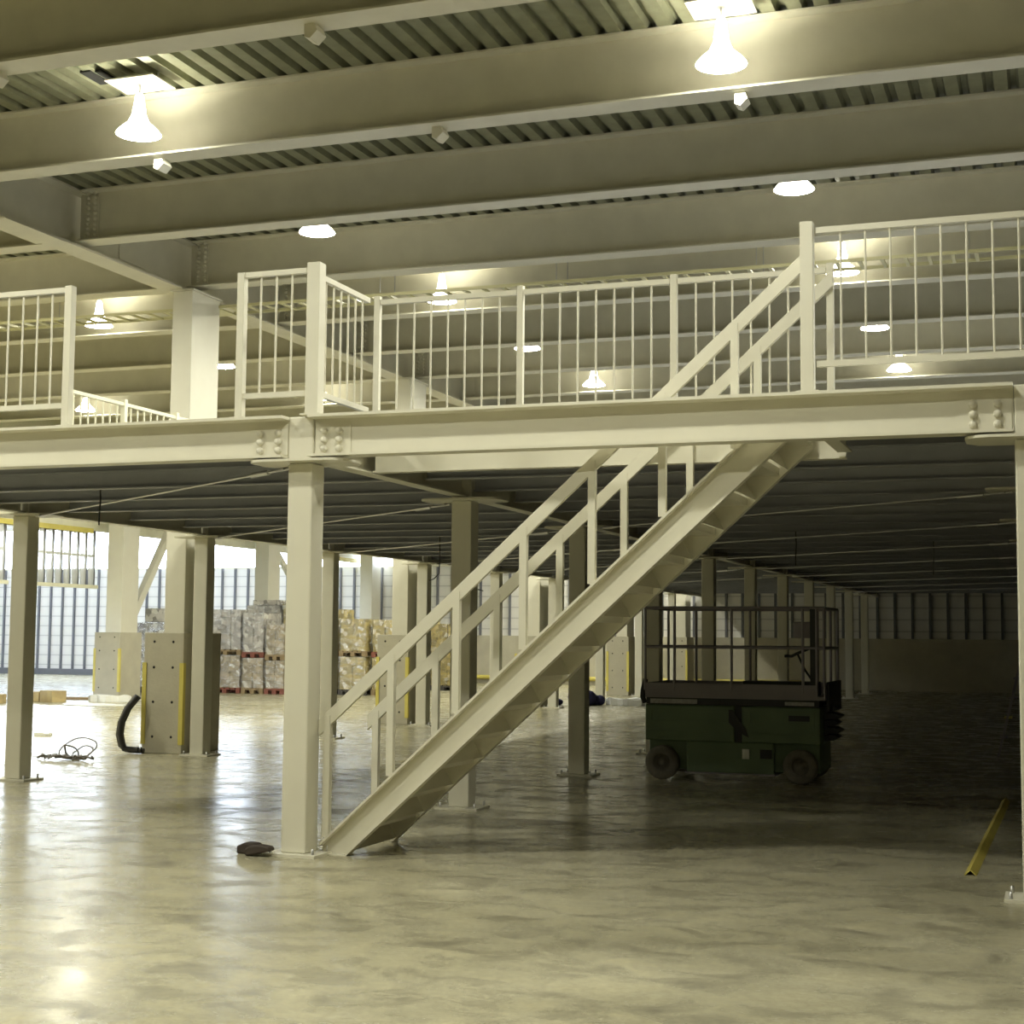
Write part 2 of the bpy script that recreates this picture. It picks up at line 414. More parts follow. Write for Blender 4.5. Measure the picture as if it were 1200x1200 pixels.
# brace rods with turnbuckles
def rod(p, q, tb, label):
    p, q = Vector(p), Vector(q); d = (q - p)
    t = thing('brace_rod', tuple(p), label, 'tie rod')
    MB().tube([p, q], .011, 6).build('rod', M['galv'], t)
    a, b = p + d * tb, p + d * (tb + .05)
    MB().tube([a, b], .022, 8).build('turnbuckle', M['galv'], t)
    a = p + d * .012; b = p + d * .03
    MB().bar(a, b, .05, .014).build('end_fork', M['galv'], t)
    a = q - d * .03; b = q - d * .012
    MB().bar(a, b, .05, .014).build('end_fork', M['galv'], t)
zr = 2.845
for j in range(0, 7):
    rod((XM - .2, YM[j] + .12, zr), (XL + .2, YL[j] - .1, zr), .06, '%s tie rod back on the left of the centre columns, slanting under the deck' % ORD[j])
for j in range(0, 8):
    rod((XR - .2, YR[j+1] - .0, zr), (XM + .2, YM[j+2] - .1, zr), .05, '%s tie rod back on the right of the centre columns, slanting under the deck' % ORD[j])

# gusset plates on hidden right row visible beside the right column
for j in range(1, 7):
    y = YR[j]
    tag(MB().prism([(-.42, -.12), (-.36, -.17), (.1, -.17), (.1, .17), (-.36, .17), (-.42, .12)], lambda u, v, q: (XR + u, y + v, q), 2.857, 2.875).build('gusset_plate', M['cream'], origin=(XR, y, 2.857)),
        '%s gusset plate back under the deck beside the right hand column' % ORD[j-1], 'steel plate')

# ------------------------------------------------------------------ railings
def panel_x(t, x0, x1, y, n, zb=3.37, zt=4.27, m=None, post=.05, legs=True, r=.008, br=.035):
    m = m or M['cream']
    MB().box(x0, x1, y - .02, y + .02, zt, zt + .04).build('top_rail', m, t)
    MB().box(x0, x1, y - .018, y + .018, zb - .02, zb + .02).build('bottom_rail', m, t)
    for k in range(n):
        x = x0 + (x1 - x0) * (k + 1) / (n + 1)
        MB().tube([(x, y, zb), (x, y, zt)], r, 6).build('baluster', m, t)
def post(t, x, y, w=.055, z0=3.20, z1=4.32, m=None, d=None):
    m = m or M['cream']; d = d or w
    MB().box(x - w/2, x + w/2, y - d/2, y + d/2, z0 + .012, z1).build('post', m, t, bevel=.004)
    MB().box(x - w/2 - .03, x + w/2 + .03, y - d/2 - .02, y + d/2 + .02, z0, z0 + .012).build('foot_plate', m, t)
YF = 9.93
t = thing('railing', (-8.6, YF, 3.2), 'cream steel railing panel on the edge beam at the left picture border', 'railing')
panel_x(t, -8.82, -7.30, YF, 10); post(t, -7.27, YF, .065); post(t, -8.85, YF, .065)
t = thing('railing', (-5.4, YF, 3.2), 'short cream railing panel beside the stair opening, left of the tall corner post', 'railing')
panel_x(t, -5.70, -5.18, YF, 3); post(t, -5.73, YF, .06, z1=4.31); post(t, -5.11, YF, .105, z1=4.34)
t = thing('railing', (-5.0, 10.4, 3.2), 'cream railing running back along the left side of the stair opening', 'railing')
y0, y1 = YF + .06, 10.83
MB().box(-5.13, -5.09, y0, y1, 4.23, 4.27).build('top_rail', M['cream'], t)
MB().box(-5.13, -5.09, y0, y1, 3.35, 3.39).build('bottom_rail', M['cream'], t)
for k in range(6):
    y = y0 + (y1 - y0) * (k + .8) / 6.6
    MB().tube([(-5.11, y, 3.37), (-5.11, y, 4.24)], .008, 6).build('baluster', M['cream'], t)
YBK = 11.0
t = thing('railing', (-3.2, YBK, 3.2), 'long cream railing with thin bars along the back of the stair opening', 'railing')
sc = YBK / 10.8
xb = [-5.01 * sc, -3.81 * sc, -2.61 * sc, -1.47 * sc]
for a, b in zip(xb, xb[1:]): panel_x(t, a + .03, b - .03, YBK, 7, zb=3.36, zt=4.25)
for x in xb: post(t, x, YBK, .05, z0=3.2, z1=4.32)
t = thing('railing', (-.8, YF, 3.2), 'tall cream railing panel at the right above the edge beam, right of the stair head', 'railing')
post(t, -1.5, YF, .085, z1=4.34)
panel_x(t, -1.44, .62, YF, 12, zt=4.26, zb=3.39)
post(t, .66, YF, .065)
t = thing('railing', (-10.35, 16, 3.2), 'low white railing running back along the left edge of the deck', 'railing')
XW = -10.38
yy = 14.15
nsec = 0
MB().box(XW - .02, XW + .02, 14.15, 33, 4.28, 4.32).build('top_rail', M['whitepaint'], t)
MB().box(XW - .02, XW + .02, 14.15, 33, 3.35, 3.39).build('bottom_rail', M['whitepaint'], t)
pm = None
for k in range(14):
    b = MB().box(XW - .03, XW + .03, -.03 + 14.15, .03 + 14.15, 3.2, 4.36) if pm is None else None
    if pm is None: pm = b.build('post', M['whitepaint'], t)
    else: copy_part(pm, (0, 1.13 * k, 0))
bm_ = MB().tube([(XW, 14.29, 3.37), (XW, 14.29, 4.3)], .011, 6).build('baluster', M['whitepaint'], t)
k = 1
for k in range(1, 90):
    if (k + 1) % 8 == 0: continue
    copy_part(bm_, (0, .1413 * k, 0))

# ------------------------------------------------------------------ staircase
SL = .912; YN0, YN1 = 10.10, 10.16      # near channel web/flange
t = thing('staircase', (-4.9, 10.5, 0), 'cream steel staircase with open treads climbing right to the mezzanine', 'staircase')
def stringer(yw, yo, name='stringer'):
    # channel: web at yw, flanges toward yo
    lo = lambda x: (x + 4.87) * SL
    xt = -1.62
    web = [(-4.87, 0), (xt, lo(xt)), (xt, min(3.1, lo(xt) + .27)), (-5.09, .075), (-5.03, 0)]
    mb = MB(); a, b = sorted((yw, yw + .008 * (1 if yo < yw else -1)))
    xt2 = -1.62
    P = [(-4.87, 0), (xt2, lo(xt2)), (xt2, lo(xt2) + .275), (-5.085, lo(-5.085) + .275), (-5.085, 0)]
    mb.prism(P, lambda u, v, q: (u, q, v), a, b)
    dx, dz = 1 / math.hypot(1, SL), SL / math.hypot(1, SL)
    c, d = sorted((yw, yo))
    for base in (0, .255):
        Q = [(-4.87 if base == 0 else -5.085, lo(-4.87 if base == 0 else -5.085) + base), (xt2, lo(xt2) + base), (xt2, lo(xt2) + base + .022), (-4.87 if base == 0 else -5.085, lo(-4.87 if base == 0 else -5.085) + base + .022)]
        mb.prism(Q, lambda u, v, q: (u, q, v), c, d)
    return mb.build(name, M['cream'], t)
stringer(10.15, 10.085); stringer(10.92, 10.985)
NR = 15; rise = 3.2 / NR; go = rise / SL
for k in range(1, NR):
    z = rise * k; x = -5.155 + go * k
    mb = MB()
    x = max(x, -5.07)
    mb.box(x, x + go + .02, 10.16, 10.91, z - .006, z)
    mb.box(x, x + .006, 10.16, 10.91, z - .045, z)
    # sloped plate closing the back of the tread down to the one below
    mb.prism([(x + go + .012, z), (x + go + .02, z), (x + go + .02 + .0, z + .05), (x + go + .012, z + .05)], lambda u, v, q: (u, q, v), 10.16, 10.91)
    mb.prism([(x + .004, z - .045), (x + .010, z - .045), (x + .085, z - rise + .035), (x + .079, z - rise + .035)], lambda u, v, q: (u, q, v), 10.16, 10.91)
    mb.build('tread', M['cream'], t)
def handrail(y, x0, x1):
    f = lambda x: 1.0 + (x + 5.08) * .903
    P = [(x0, f(x0) - .12), (x1, f(x1) - .12), (x1, f(x1)), (x0, f(x0))]
    MB().prism(P, lambda u, v, q: (u, q, v), y - .018, y + .018).build('handrail', M['cream'], t, bevel=.003)
    for k in range(7):
        x = -5.04 + .503 * k
        zb = (x + 4.87) * SL + .27
        MB().box(x - .026, x + .026, y - .024, y + .024, zb + .012, f(x) - .03).build('rail_post', M['cream'], t)
handrail(10.115, -5.11, -1.545); handrail(10.955, -5.11, -1.47)
MB().box(-5.12, -4.86, 10.08, 10.2, 0, .008).build('foot_plate', M['cream'], t)
MB().box(-5.12, -4.86, 10.88, 11.0, 0, .008).build('foot_plate', M['cream'], t)
# trimmer beam behind the stair opening and beside the stair head
tag(MB().ibx(XM + .1, -1.4, 11.0 + .04, 2.89, 3.12, .1, .014, .012).build('trimmer_beam', M['cream'], origin=(-3.3, 11.04, 2.89)), 'cream trimmer beam under the deck behind the staircase opening', 'steel beam')
tag(MB().iby(10.0, 10.98, -1.40, 2.93, 3.12, .1, .014, .012).build('trimmer_beam', M['cream'], origin=(-1.4, 10.4, 2.93)), 'short cream trimmer beam under the deck at the head of the stairs', 'steel beam')

# ------------------------------------------------------------------ roof steel
BY = [-8.6, -6.2, -3.4, -.9, 1.9, 4.9, 7.85, 10.34, 12.88, 15.48, 18.03, 20.58, 23.22, 25.75, 28.3, 30.9, 33.5, 36.1, 38.7, 41.3, 43.9, 46.5]
vis = 0
for i, y in enumerate(BY):
    k = i - 7
    for s_, (x0, x1) in enumerate(((XB + .02, GX - .08), (GX + .08, RX - .02))):
        side = 'left of' if s_ == 0 else 'right of'
        if k >= 0:
            lab = '%s roof beam from the camera, %s the long roof girder' % (ORD[k], side)
            if s_ == 1 and k == 0: lab = 'nearest roof beam, dark faced, crossing the top left corner of the picture'
            if s_ == 1 and k == 1: lab = 'second roof beam, crossing behind the two nearest pendant lamps'
        else: lab = 'roof beam overhead behind the camera side of the hall, %s the girder, at %s place' % (side, ORD[i])
        t = thing('roof_beam', (x0, y, ZF), lab, 'steel beam')
        MB().ibx(x0, x1, y, ZF, 7.0, .28, .02, .014).build('i_section', M['cream_beam'], t)
        for xe in ((x1 - .18,) if s_ == 0 else (x0 + .18,)):
            MB().box(xe - .1, xe + .1, y - .03, y - .02, ZF + .06, 6.94).build('end_plate', M['cream_beam'], t)
            if 8 < y < 26:
                b = MB()
                for q in range(9):
                    bolt_mb(b, xe - .05, y - .03, ZF + .10 + q * .065); bolt_mb(b, xe + .05, y - .03, ZF + .10 + q * .065)
                b.build('bolt_rows', M['cream_beam'], t)
        # small bent tags clipped to the lower flange
        if s_ == 1 and i in (7, 8):
            for xc in ((-8.47, -5.45) if i == 7 else (-8.46, -5.43, -2.56)):
                MB().prism([(-.0, 0), (.11, 0), (.14, -.06), (.06, -.12), (.0, -.10)], lambda u, v, q: (xc + u * .8, y + .02 + q, ZF + v), -.06, .10).build('flange_clip', M['whiteplate'] if xc in (-8.46, -2.56) else M['cream_beam'], t)
def roof_girder(x, y0, y1, label):
    t = thing('roof_girder', (x, y0, 6.3), label, 'steel girder')
    MB().iby(y0, y1, x, 6.28, 6.99, .34, .025, .016).build('i_section', M['cream_beam'], t)
    return t
g1 = roof_girder(GX, YE, YW - .02, 'long heavy roof girder running back over the row of guarded pillars')
MB().box(GX - .20, GX + .20, 13.9, 15.0, 6.262, 6.279).build('splice_plate', M['cream_beam'], g1)
MB().box(GX + .009, GX + .02, 16.4, 17.0, 6.4, 6.9).build('web_plate', M['cream_beam'], g1)

# building columns on the roof girder line and the bulkhead line, with concrete guards
def pillar(gx0, gx1, y0, y1, x0, x1, label):
    t = thing('building_column', ((x0+x1)/2, y0, 0), label, 'steel column')
    cy0, cy1 = y0 + .10, y0 + .82
    MB().box(x0, x1, cy0, cy1, 0, 6.255).build('shaft', M['cream'], t, bevel=.01)
    MB().box(x0 - .03, x1 + .03, cy0 - .03, cy1 + .03, 6.255, 6.279).build('cap_plate', M['cream'], t)
    MB().box(gx0, gx1, y0, y1, 0, 1.6).build('concrete_jacket', M['concrete'], t, bevel=.008)['label'] = 'waist high concrete jacket'
    for x, sx in ((gx0, 1), (gx1, -1)):
        L = [(0, 0), (.062, 0), (.062, .012), (.012, .012), (.012, .06), (0, .06)]
        MB().prism([(x + sx * (a - .0125), y0 - .0125 + b) for a, b in L], lambda u, v, q: (u, v, q), .12, 1.2).build('corner_protector', M['yellow'], t)['label'] = 'yellow corner protector'
    for px in (gx0 + .16, gx1 - .16):
        for z in (.22, .68, 1.14, 1.48):
            MB().lathe([(.001, -.003), (.018, -.003), (.018, 0)], (px, y0 - .001, z), 10, 'y').build('bolt_hole', M['dark'], t)
PN = ['nearest building column, its concrete jacket standing just right of the leftmost box column', 'second building column back, its jacket seen behind the lower stair handrails',
      'third building column back, rising between the stair rail posts', 'fourth building column back, its concrete jacket just left of the scissor lift', 'last building column by the back wall, jacket seen through the scissor lift rails']
for k in range(5):
    y = 17.6 + 7.45 * k if k < 4 else 46.9
    pillar(-11.53, -10.92, y, y + .96, -11.295, -10.985, PN[k])
for y, lb in ((25.05, 'building column off the left side by the loading opening'), (32.5, 'broad building column with concrete jacket left of the wrapped pallets'),
        (40., 'building column rising behind the wrapped pallets'), (47.3, 'building column in the far corner at the back wall')):
    pillar(-22.75, -22.0, y, y + .96, -22.505, -22.05, lb)

# ------------------------------------------------------------------ pendant lamps
def make_lamp(loc):
    t = thing('pendant_lamp', loc, 'x', 'lamp', 'pendant warehouse lamps under the roof')
    x, y, z = loc
    MB().box(x - .27, x + .27, y - .2, y + .2, z + .50, z + .515).build('mounting_plate', M['whiteplate'], t)
    MB().tube([(x - .2, y, z + .515), (x - .2, y, 7.0)], .008, 6).tube([(x + .2, y, z + .515), (x + .2, y, 7.0)], .008, 6).build('hanger_rods', M['galv'], t)
    MB().tube([(x, y, z + .50), (x, y, z + .40)], .008, 8).build('stem', M['galv'], t)
    MB().lathe([(.03, .41), (.045, .38), (.052, .32), (.066, .24), (.06, .2)], (x, y, z), 20, cap=True).build('ballast_housing', M['lamphouse'], t)
    MB().lathe([(.06, .235), (.078, .18), (.105, .118)], (x, y, z), 24).build('clear_neck', M['acrylic'], t)
    MB().lathe([(.09, .125), (.13, .10), (.18, .055), (.208, .022), (.217, .005)], (x, y, z), 28).build('reflector_bell', M['lampshell'], t)
    MB().lathe([(.001, .006), (.10, .004), (.205, .006)], (x, y, z), 28).build('glowing_lens', M['lampdisc'], t)
    return t
LX = [3.2, -2.56, -8.27, -14.1, -19.8]; LY = [12.28, 16.06, 20.0, 23.8, 27.7, 31.6, 35.4, 39.4, 43.1, 47.3]
CN = ['beyond the right border', 'in the line over the stair head', 'in the line just right of the girder', 'in the line just left of the girder', 'in the farthest left line']
lamp0 = None
def put_lamp(x, y, lab):
    global lamp0
    if lamp0 is None:
        lamp0 = make_lamp((x, y, 6.4)); lamp0['label'] = lab; return
    copy_tree(lamp0, (x, y, 6.4), label=lab)
LR = ['nearest row', 'second row', 'third row', 'fourth row', 'fifth row', 'sixth row', 'seventh row', 'eighth row', 'ninth row', 'farthest row']
for j, y in enumerate(LY):
    for i, x in enumerate(LX):
        if i == 4 and j > 4: continue
        if j == 0 and i == 1: lab = 'large glowing pendant lamp hanging at the top right of the picture'
        elif j == 0 and i == 2: lab = 'large glowing pendant lamp hanging at the top left of the picture'
        elif j == 1 and i == 1: lab = 'glowing lamp bell just below the third roof beam, upper right above the stair head post'
        elif j == 1 and i == 2: lab = 'glowing lamp bell just below the third roof beam, left of centre above the corner post'
        else: lab = 'glowing pendant lamp, %s from the front, %s' % (LR[j], CN[i])
        put_lamp(x, y, lab)
for y in (7.2, 3.4):
    for i, x in enumerate((-8.27, -14.1, -2.56)[:3]):
        put_lamp(x, y, 'pendant lamp over the open floor on the camera side, outside the picture')

# cable tray below the roof beams
t = thing('cable_tray', (-10, 18.6, 6.15), 'yellowish ladder type cable tray running across below the roof beams', 'cable tray')
for y in (18.40, 18.84):
    MB().box(GX + .3, RX - .1, y - .012, y + .012, 6.15, 6.19).build('side_rail', M['yellowdull'], t)
for y in (18.40, 18.84):
    MB().box(XB + .1, GX - .3, y - .012, y + .012, 6.15, 6.19).build('side_rail', M['yellowdull'], t)
MB().box(GX - .35, GX + .35, 18.62 - .2, 18.62 + .2, 6.13, 6.15).build('bridge_plate', M['yellowdull'], t)
rg = MB().box(-.02, .02, 18.41, 18.83, 6.15, 6.175)
r0 = None; xx = -.8 ; xs_ = []
while xx > XB + .3: xs_.append(xx); xx -= .271
xs_ = [x for x in xs_ if abs(x - GX) > .35][:98]
for x in xs_:
    if r0 is None:
        r0 = MB().box(x - .02, x + .02, 18.41, 18.83, 6.15, 6.175).build('rung', M['yellowdull'], t); rx0 = x
    else: copy_part(r0, (x - rx0, 0, 0))
for x in (-20, -17, -14, -8.5, -6., -3.4, -.9):
    MB().tube([(x, 18.38, 6.2), (x, 18.38, 7.0)], .006, 6).build('hanger', M['galv'], t)
    MB().tube([(x, 18.86, 6.2), (x, 18.86, 7.0)], .006, 6).build('hanger', M['galv'], t)
tag(MB().box(-8.78, -8.66, 12.02, 12.36, 6.985, 7.01).build('deck_opening', M['dark'], origin=(-8.8, 11.5, 6.98)), 'left one of two dark square holes in the roof decking by the top left lamp', 'opening')
tag(MB().box(-8.63, -8.56, 12.05, 12.36, 6.985, 7.01).build('deck_opening', M['dark'], origin=(-8.4, 11.5, 6.98)), 'right one of two dark square holes in the roof decking by the top left lamp', 'opening')

# ------------------------------------------------------------------ translucent strip curtain in the left opening
def curtain(y0, n, label):
    t = thing('strip_curtain', (XB, y0, 2.7), label, 'strip curtain')
    for k in range(n):
        y = y0 + k * .335
        prof = [(XB - .03, y + .02), (XB + .0, y + .10), (XB - .0, y + .20), (XB - .03, y + .27)]
        mb = MB(); n_ = 4
        vs = []
        for z, wf in ((2.78, .72), (3.3, .95), (3.6, 1.0), (4.08, .5)):
            for (a, b) in prof: vs.append((a, y + .145 + (b - y - .145) * wf * 1.15, z))
        fs = [(r*4 + c, r*4 + c + 1, r*4 + c + 5, r*4 + c + 4) for r in range(3) for c in range(3)]
        mb.add(vs, fs, True); o = mb.build('strip', M['strip'], t)
        so = o.modifiers.new('s', 'SOLIDIFY'); so.thickness = .006
    for k in range(n + 1): MB().box(XB - .10, XB - .08, y0 - .03 + k * .335, y0 + .05 + k * .335, 2.78, 4.15).build('dark_gap_bar', M['deckunder'], t)  # dark bars added to imitate the dark gaps between the strips
    MB().box(XB - .05, XB + .03, y0 - .05, y0 + n * .335 + .05, 2.69, 2.78).build('bottom_bar', M['whitepaint'], t)
    MB().box(XB - .055, XB - .035, y0 - .05, y0 + n * .335, 3.48, 3.54).build('middle_bar', M['whitepaint'], t)
curtain(29.55, 9, 'bright translucent strip curtain hung from the yellow edged beam, between left columns')
curtain(28.6 - 1.2, 5, 'bright translucent strip curtain cut off by the left border of the picture')

# ------------------------------------------------------------------ wrapped pallets
def pallet(x, y, z, w, d, m, label):
    x0, x1, y0, y1 = x - w/2, x + w/2, y - d/2, y + d/2
    mb = MB()
    for k in range(6): a = x0 + (w - .1) * k / 5; mb.box(a, a + .1, y0, y1, z + .12, z + .145)
    for b in (y0, y - .05, y1 - .1): mb.box(x0, x1, b, b + .1, z + .095, z + .12)
    for a in (x0, x - .06, x1 - .12):
        for b in (y0, y - .06, y1 - .12): mb.box(a, a + .12, b, b + .12, z + .015, z + .095)
        mb.box(a, a + .12, y0, y1, z, z + .015)
    return tag(mb.build('pallet', m, origin=(x, y, z)), label, 'pallet')
def load(x, y, z, w, d, h, m, label, seed=0):
    rnd = random.Random(seed)
    t = thing('wrapped_load', (x, y, z), label, 'pallet load')
    mb = MB(); nz = max(2, round(h / .2)); nx = max(2, round(w / .3)); ny = max(2, round(d / .35))
    for k in range(nz):
        for i in range(nx):
            for j in range(ny):
                if 0 < i < nx - 1 and 0 < j < ny - 1 and k < nz - 1: continue
                a = x - w/2 + w * i / nx; b = y - d/2 + d * j / ny; c = z + h * k / nz
                jx, jy = rnd.uniform(-.012, .012), rnd.uniform(-.015, .015)
                mb.box(a + .006 + jx, a + w/nx - .006 + jx, b + .006 + jy, b + d/ny - .006 + jy, c + .001, c + h/nz - .006)
    mb.build('carton_stack', m, t)
    # loose stretch film shell
    mb = MB(); N = 8; K = 8; vs = []
    outline = []
    e = .022
    cor = [(-w/2 - e, -d/2 - e), (w/2 + e, -d/2 - e), (w/2 + e, d/2 + e), (-w/2 - e, d/2 + e)]
    for s_ in range(4):
        p, q = cor[s_], cor[(s_+1) % 4]
        for i in range(N): outline.append((p[0] + (q[0]-p[0]) * i / N, p[1] + (q[1]-p[1]) * i / N))
    n = len(outline)
    for k in range(K + 1):
        for (a, b) in outline:
            r = 1 + rnd.uniform(-.004, .02)
            vs.append((x + a * r, y + b * r, z + .02 + (h + .005 - .02) * k / K))
    fs = [(k*n + i, k*n + (i+1) % n, (k+1)*n + (i+1) % n, (k+1)*n + i) for k in range(K) for i in range(n)]
    fs.append(tuple(range(K*n, (K+1)*n)))
    mb.add(vs, fs); mb.build('stretch_film', M['wrap'], t)
    return t
A, B_, C_ = M['cartonA'], M['cartonB'], M['cartonC']
PL = [  # x, y, w, d, [(pallet material, load height, carton material, label)]
 (-22.98, 35.5, 1.40, 1.0, [('darkwood', 1.72, B_, 'tall silvery wrapped load on a dark pallet, behind the nearest concrete jacket')]),
 (-21.06, 36.5, .94, 1.0, [('redpallet', .86, A, 'lower wrapped load on a red pallet just right of the nearest concrete jacket'), ('wood', 1.08, B_, 'upper silvery wrapped load just right of the nearest concrete jacket')]),
 (-20.22, 36.5, .66, 1.0, [('wood', .80, A, 'lower wrapped load in the middle of the front pallet piles'), ('redpallet', 1.05, B_, 'upper wrapped load on a red pallet in the middle of the front piles')]),
 (-19.56, 36.5, .58, 1.0, [('redpallet', .74, A, 'lower narrow wrapped load just left of the nearest box column'), ('wood', .80, A, 'upper narrow wrapped load just left of the nearest box column')]),
 (-21.25, 38.9, 1.1, 1.0, [('wood', 1.0, B_, 'back row lower wrapped load behind the silvery pile'), ('wood', 1.1, B_, 'back row upper pale wrapped load peeping above the silvery pile')]),
 (-20.3, 38.9, .72, 1.0, [('wood', 1.0, A, 'back row lower wrapped load behind the middle pile'), ('wood', 1.18, C_, 'back row upper tan wrapped load, highest of the piles')]),
 (-19.35, 38.9, 1.0, 1.0, [('wood', 1.0, A, 'back row lower wrapped load hidden by the nearest box column'), ('wood', 1.0, C_, 'back row upper wrapped load hidden by the nearest box column')]),
 (-18.42, 37.0, .88, 1.0, [('darkwood', .86, C_, 'lower yellowish wrapped load just right of the nearest box column'), ('wood', .85, C_, 'upper yellowish wrapped load just right of the nearest box column')]),
 (-17.52, 37.0, .78, 1.0, [('darkwood', .86, C_, 'lower yellow wrapped load second right of the nearest box column'), ('wood', .85, C_, 'upper yellow wrapped load second right of the nearest box column')]),
 (-16.68, 37.2, .76, 1.0, [('wood', .84, C_, 'lower yellow wrapped load left of the second concrete jacket'), ('redpallet', .85, C_, 'upper yellow wrapped load on a dark red pallet left of the second jacket')]),
 (-17.65, 41.5, .8, 1.0, [('wood', .9, C_, 'lower yellow wrapped load partly behind the second guarded pillar'), ('wood', .85, C_, 'upper yellow wrapped load partly behind the second guarded pillar')]),
 (-16.78, 41.5, .8, 1.0, [('darkwood', 1.78, C_, 'tall yellow wrapped load seen between the stair rail posts')]),
]
q = 0
for x, y, w, d, stack in PL:
    z = 0
    for (pm_, h, cm, lab) in stack:
        q += 1
        pallet(x, y, z, w, d, M[pm_], 'pallet under the ' + lab.replace(' on a red pallet', '').replace(' on a dark pallet', '').replace('yellow wrapped', 'yellow'))
        load(x, y, z + .145, w - .04, d - .04, h, cm, lab, q)
        z += .145 + h + .012
tag(MB().box(-23.0, -22.32, 35.1, 35.8, 1.882, 2.25).build('cardboard_box', M['cartonB'], origin=(-22.7, 35.4, 1.882), bevel=.02), 'pale wrapped box lying on top of the tall silvery pallet load', 'box')
tag(MB().box(-21.7, -20.9, 38.6, 39.3, 2.413, 2.56).build('cardboard_box', M['cartonB'], origin=(-21.3, 38.9, 2.413), bevel=.01), 'flat pale box lying on top of the back row pile behind the silvery load', 'box')

# ------------------------------------------------------------------ scissor lift
t = thing('scissor_lift', (-3.43, 17.4, 0), 'parked green scissor lift with grey platform and guard rails in the shade', 'scissor lift')
LY0, LY1 = 16.82, 17.92; X0, X1 = -4.40, -2.44
gm, gy = M['green'], M['greymach']
mb = MB().box(X0 + .02, X1 - .02, LY0 + .12, LY1 - .12, .12, .44); mb.build('chassis', gm, t, bevel=.01)
MB().box(-3.93, -2.95, LY0 + .03, LY0 + .12, .10, .44).build('side_pod', gm, t, bevel=.01)
MB().box(-3.95, -2.93, LY0 + .02, LY0 + .5, .085, .10).build('sill', M['greymach'], t)
MB().box(-3.10, -2.97, LY0 + .02, LY0 + .03, .27, .37).build('vent_slot', M['black'], t)
MB().box(-3.30, -3.22, LY0 + .02, LY0 + .03, .26, .37).build('white_sticker', M['sheet'], t)['label'] = 'small white sticker on the side pod'
# upper trays (swing-out covers)
mb = MB().box(X0, -3.38, LY0, LY0 + .34, .44, .84); mb.build('battery_cover', gm, t, bevel=.015)
mb = MB().box(-3.30, X1, LY0, LY0 + .34, .44, .84); mb.build('hydraulics_cover', gm, t, bevel=.015)
MB().box(X0, X1, LY1 - .34, LY1, .44, .84).build('rear_cover', gm, t, bevel=.015)
MB().box(-3.38, -3.30, LY0 + .02, LY0 + .3, .44, .84).build('cover_gap', M['black'], t)
for a, b in ((X0 + .06, -3.43), (-3.22, X1 - .06)):
    mb = MB(); f = .012
    mb.box(a, b, LY0 - f, LY0 - .0005, .775, .80).box(a, b, LY0 - f, LY0 - .0005, .63, .66).box(a, b, LY0 - f, LY0 - .0005, .53, .55).box(a, a + .02, LY0 - f, LY0 - .0005, .66, .775).box(b - .02, b, LY0 - f, LY0 - .0005, .66, .775)
    mb.build('pressed_rib', gm, t)
MB().prism([(-3.44, .80), (-3.40, .80), (-3.26, .60), (-3.22, .50), (-3.34, .56), (-3.44, .66)], lambda u, v, q: (u, q, v), LY0 - .02, LY0 - .0005).build('latch_plate', M['black'], t)
MB().box(-2.78, -2.55, LY0 - .006, LY0 - .0005, .69, .75).build('maker_plate', M['black'], t)
# wheels
def wheel(x, y):
    w_ = MB().lathe([(.10, -.065), (.165, -.07), (.188, -.05), (.192, 0), (.188, .05), (.165, .07), (.10, .065)], (x, y, .192), 28, 'y'); w_.add(*([], [])) if False else None
    o = w_.build('wheel', M['rubber'], t)
    h = MB().lathe([(.001, -.04), (.045, -.055), (.05, -.02), (.10, -.03), (.105, .03), (.001, .04)], (x, y, .192), 20, 'y').build('hub', M['greymach'], o) if False else None
    MB().lathe([(.001, -.05), (.04, -.055), (.05, -.02), (.085, -.015), (.104, -.05), (.104, .05), (.001, .05)], (x, y, .192), 20, 'y').build('hub', M['rubber'], t)
for x in (-4.21, -2.66):
    for y in (LY0 + .055, LY1 - .055): wheel(x, y)
for x in (-4.21, -2.66): MB().tube([(x, LY0 + .1, .192), (x, LY1 - .1, .192)], .035, 8).build('axle', M['greymach'], t)
# folded scissor arms
for y in (LY0 + .40, LY1 - .46):
    mb = MB()
    for k in range(4):
        z = .50 + k * .095
        mb.bar((X0 + .12, y, z), (X1 + .02, y, z + .05), .05, .06); mb.bar((X0 + .12, y + .06, z + .05), (X1 + .02, y + .06, z), .05, .06)
    mb.build('scissor_arms', M['greymach'], t)
mb = MB()
for k in range(5):
    z = .46 + k * .08
    mb.prism([(X1 - .02, z), (X1 + .10 + (.04 if k % 2 else 0), z + .01), (X1 + .15 + (.03 if k % 2 else 0), z + .04), (X1 + .10, z + .07), (X1 - .02, z + .078)], lambda u, v, q: (u, q, v), LY0 + .36, LY1 - .36)
mb.build('folded_end_links', M['black'], t)
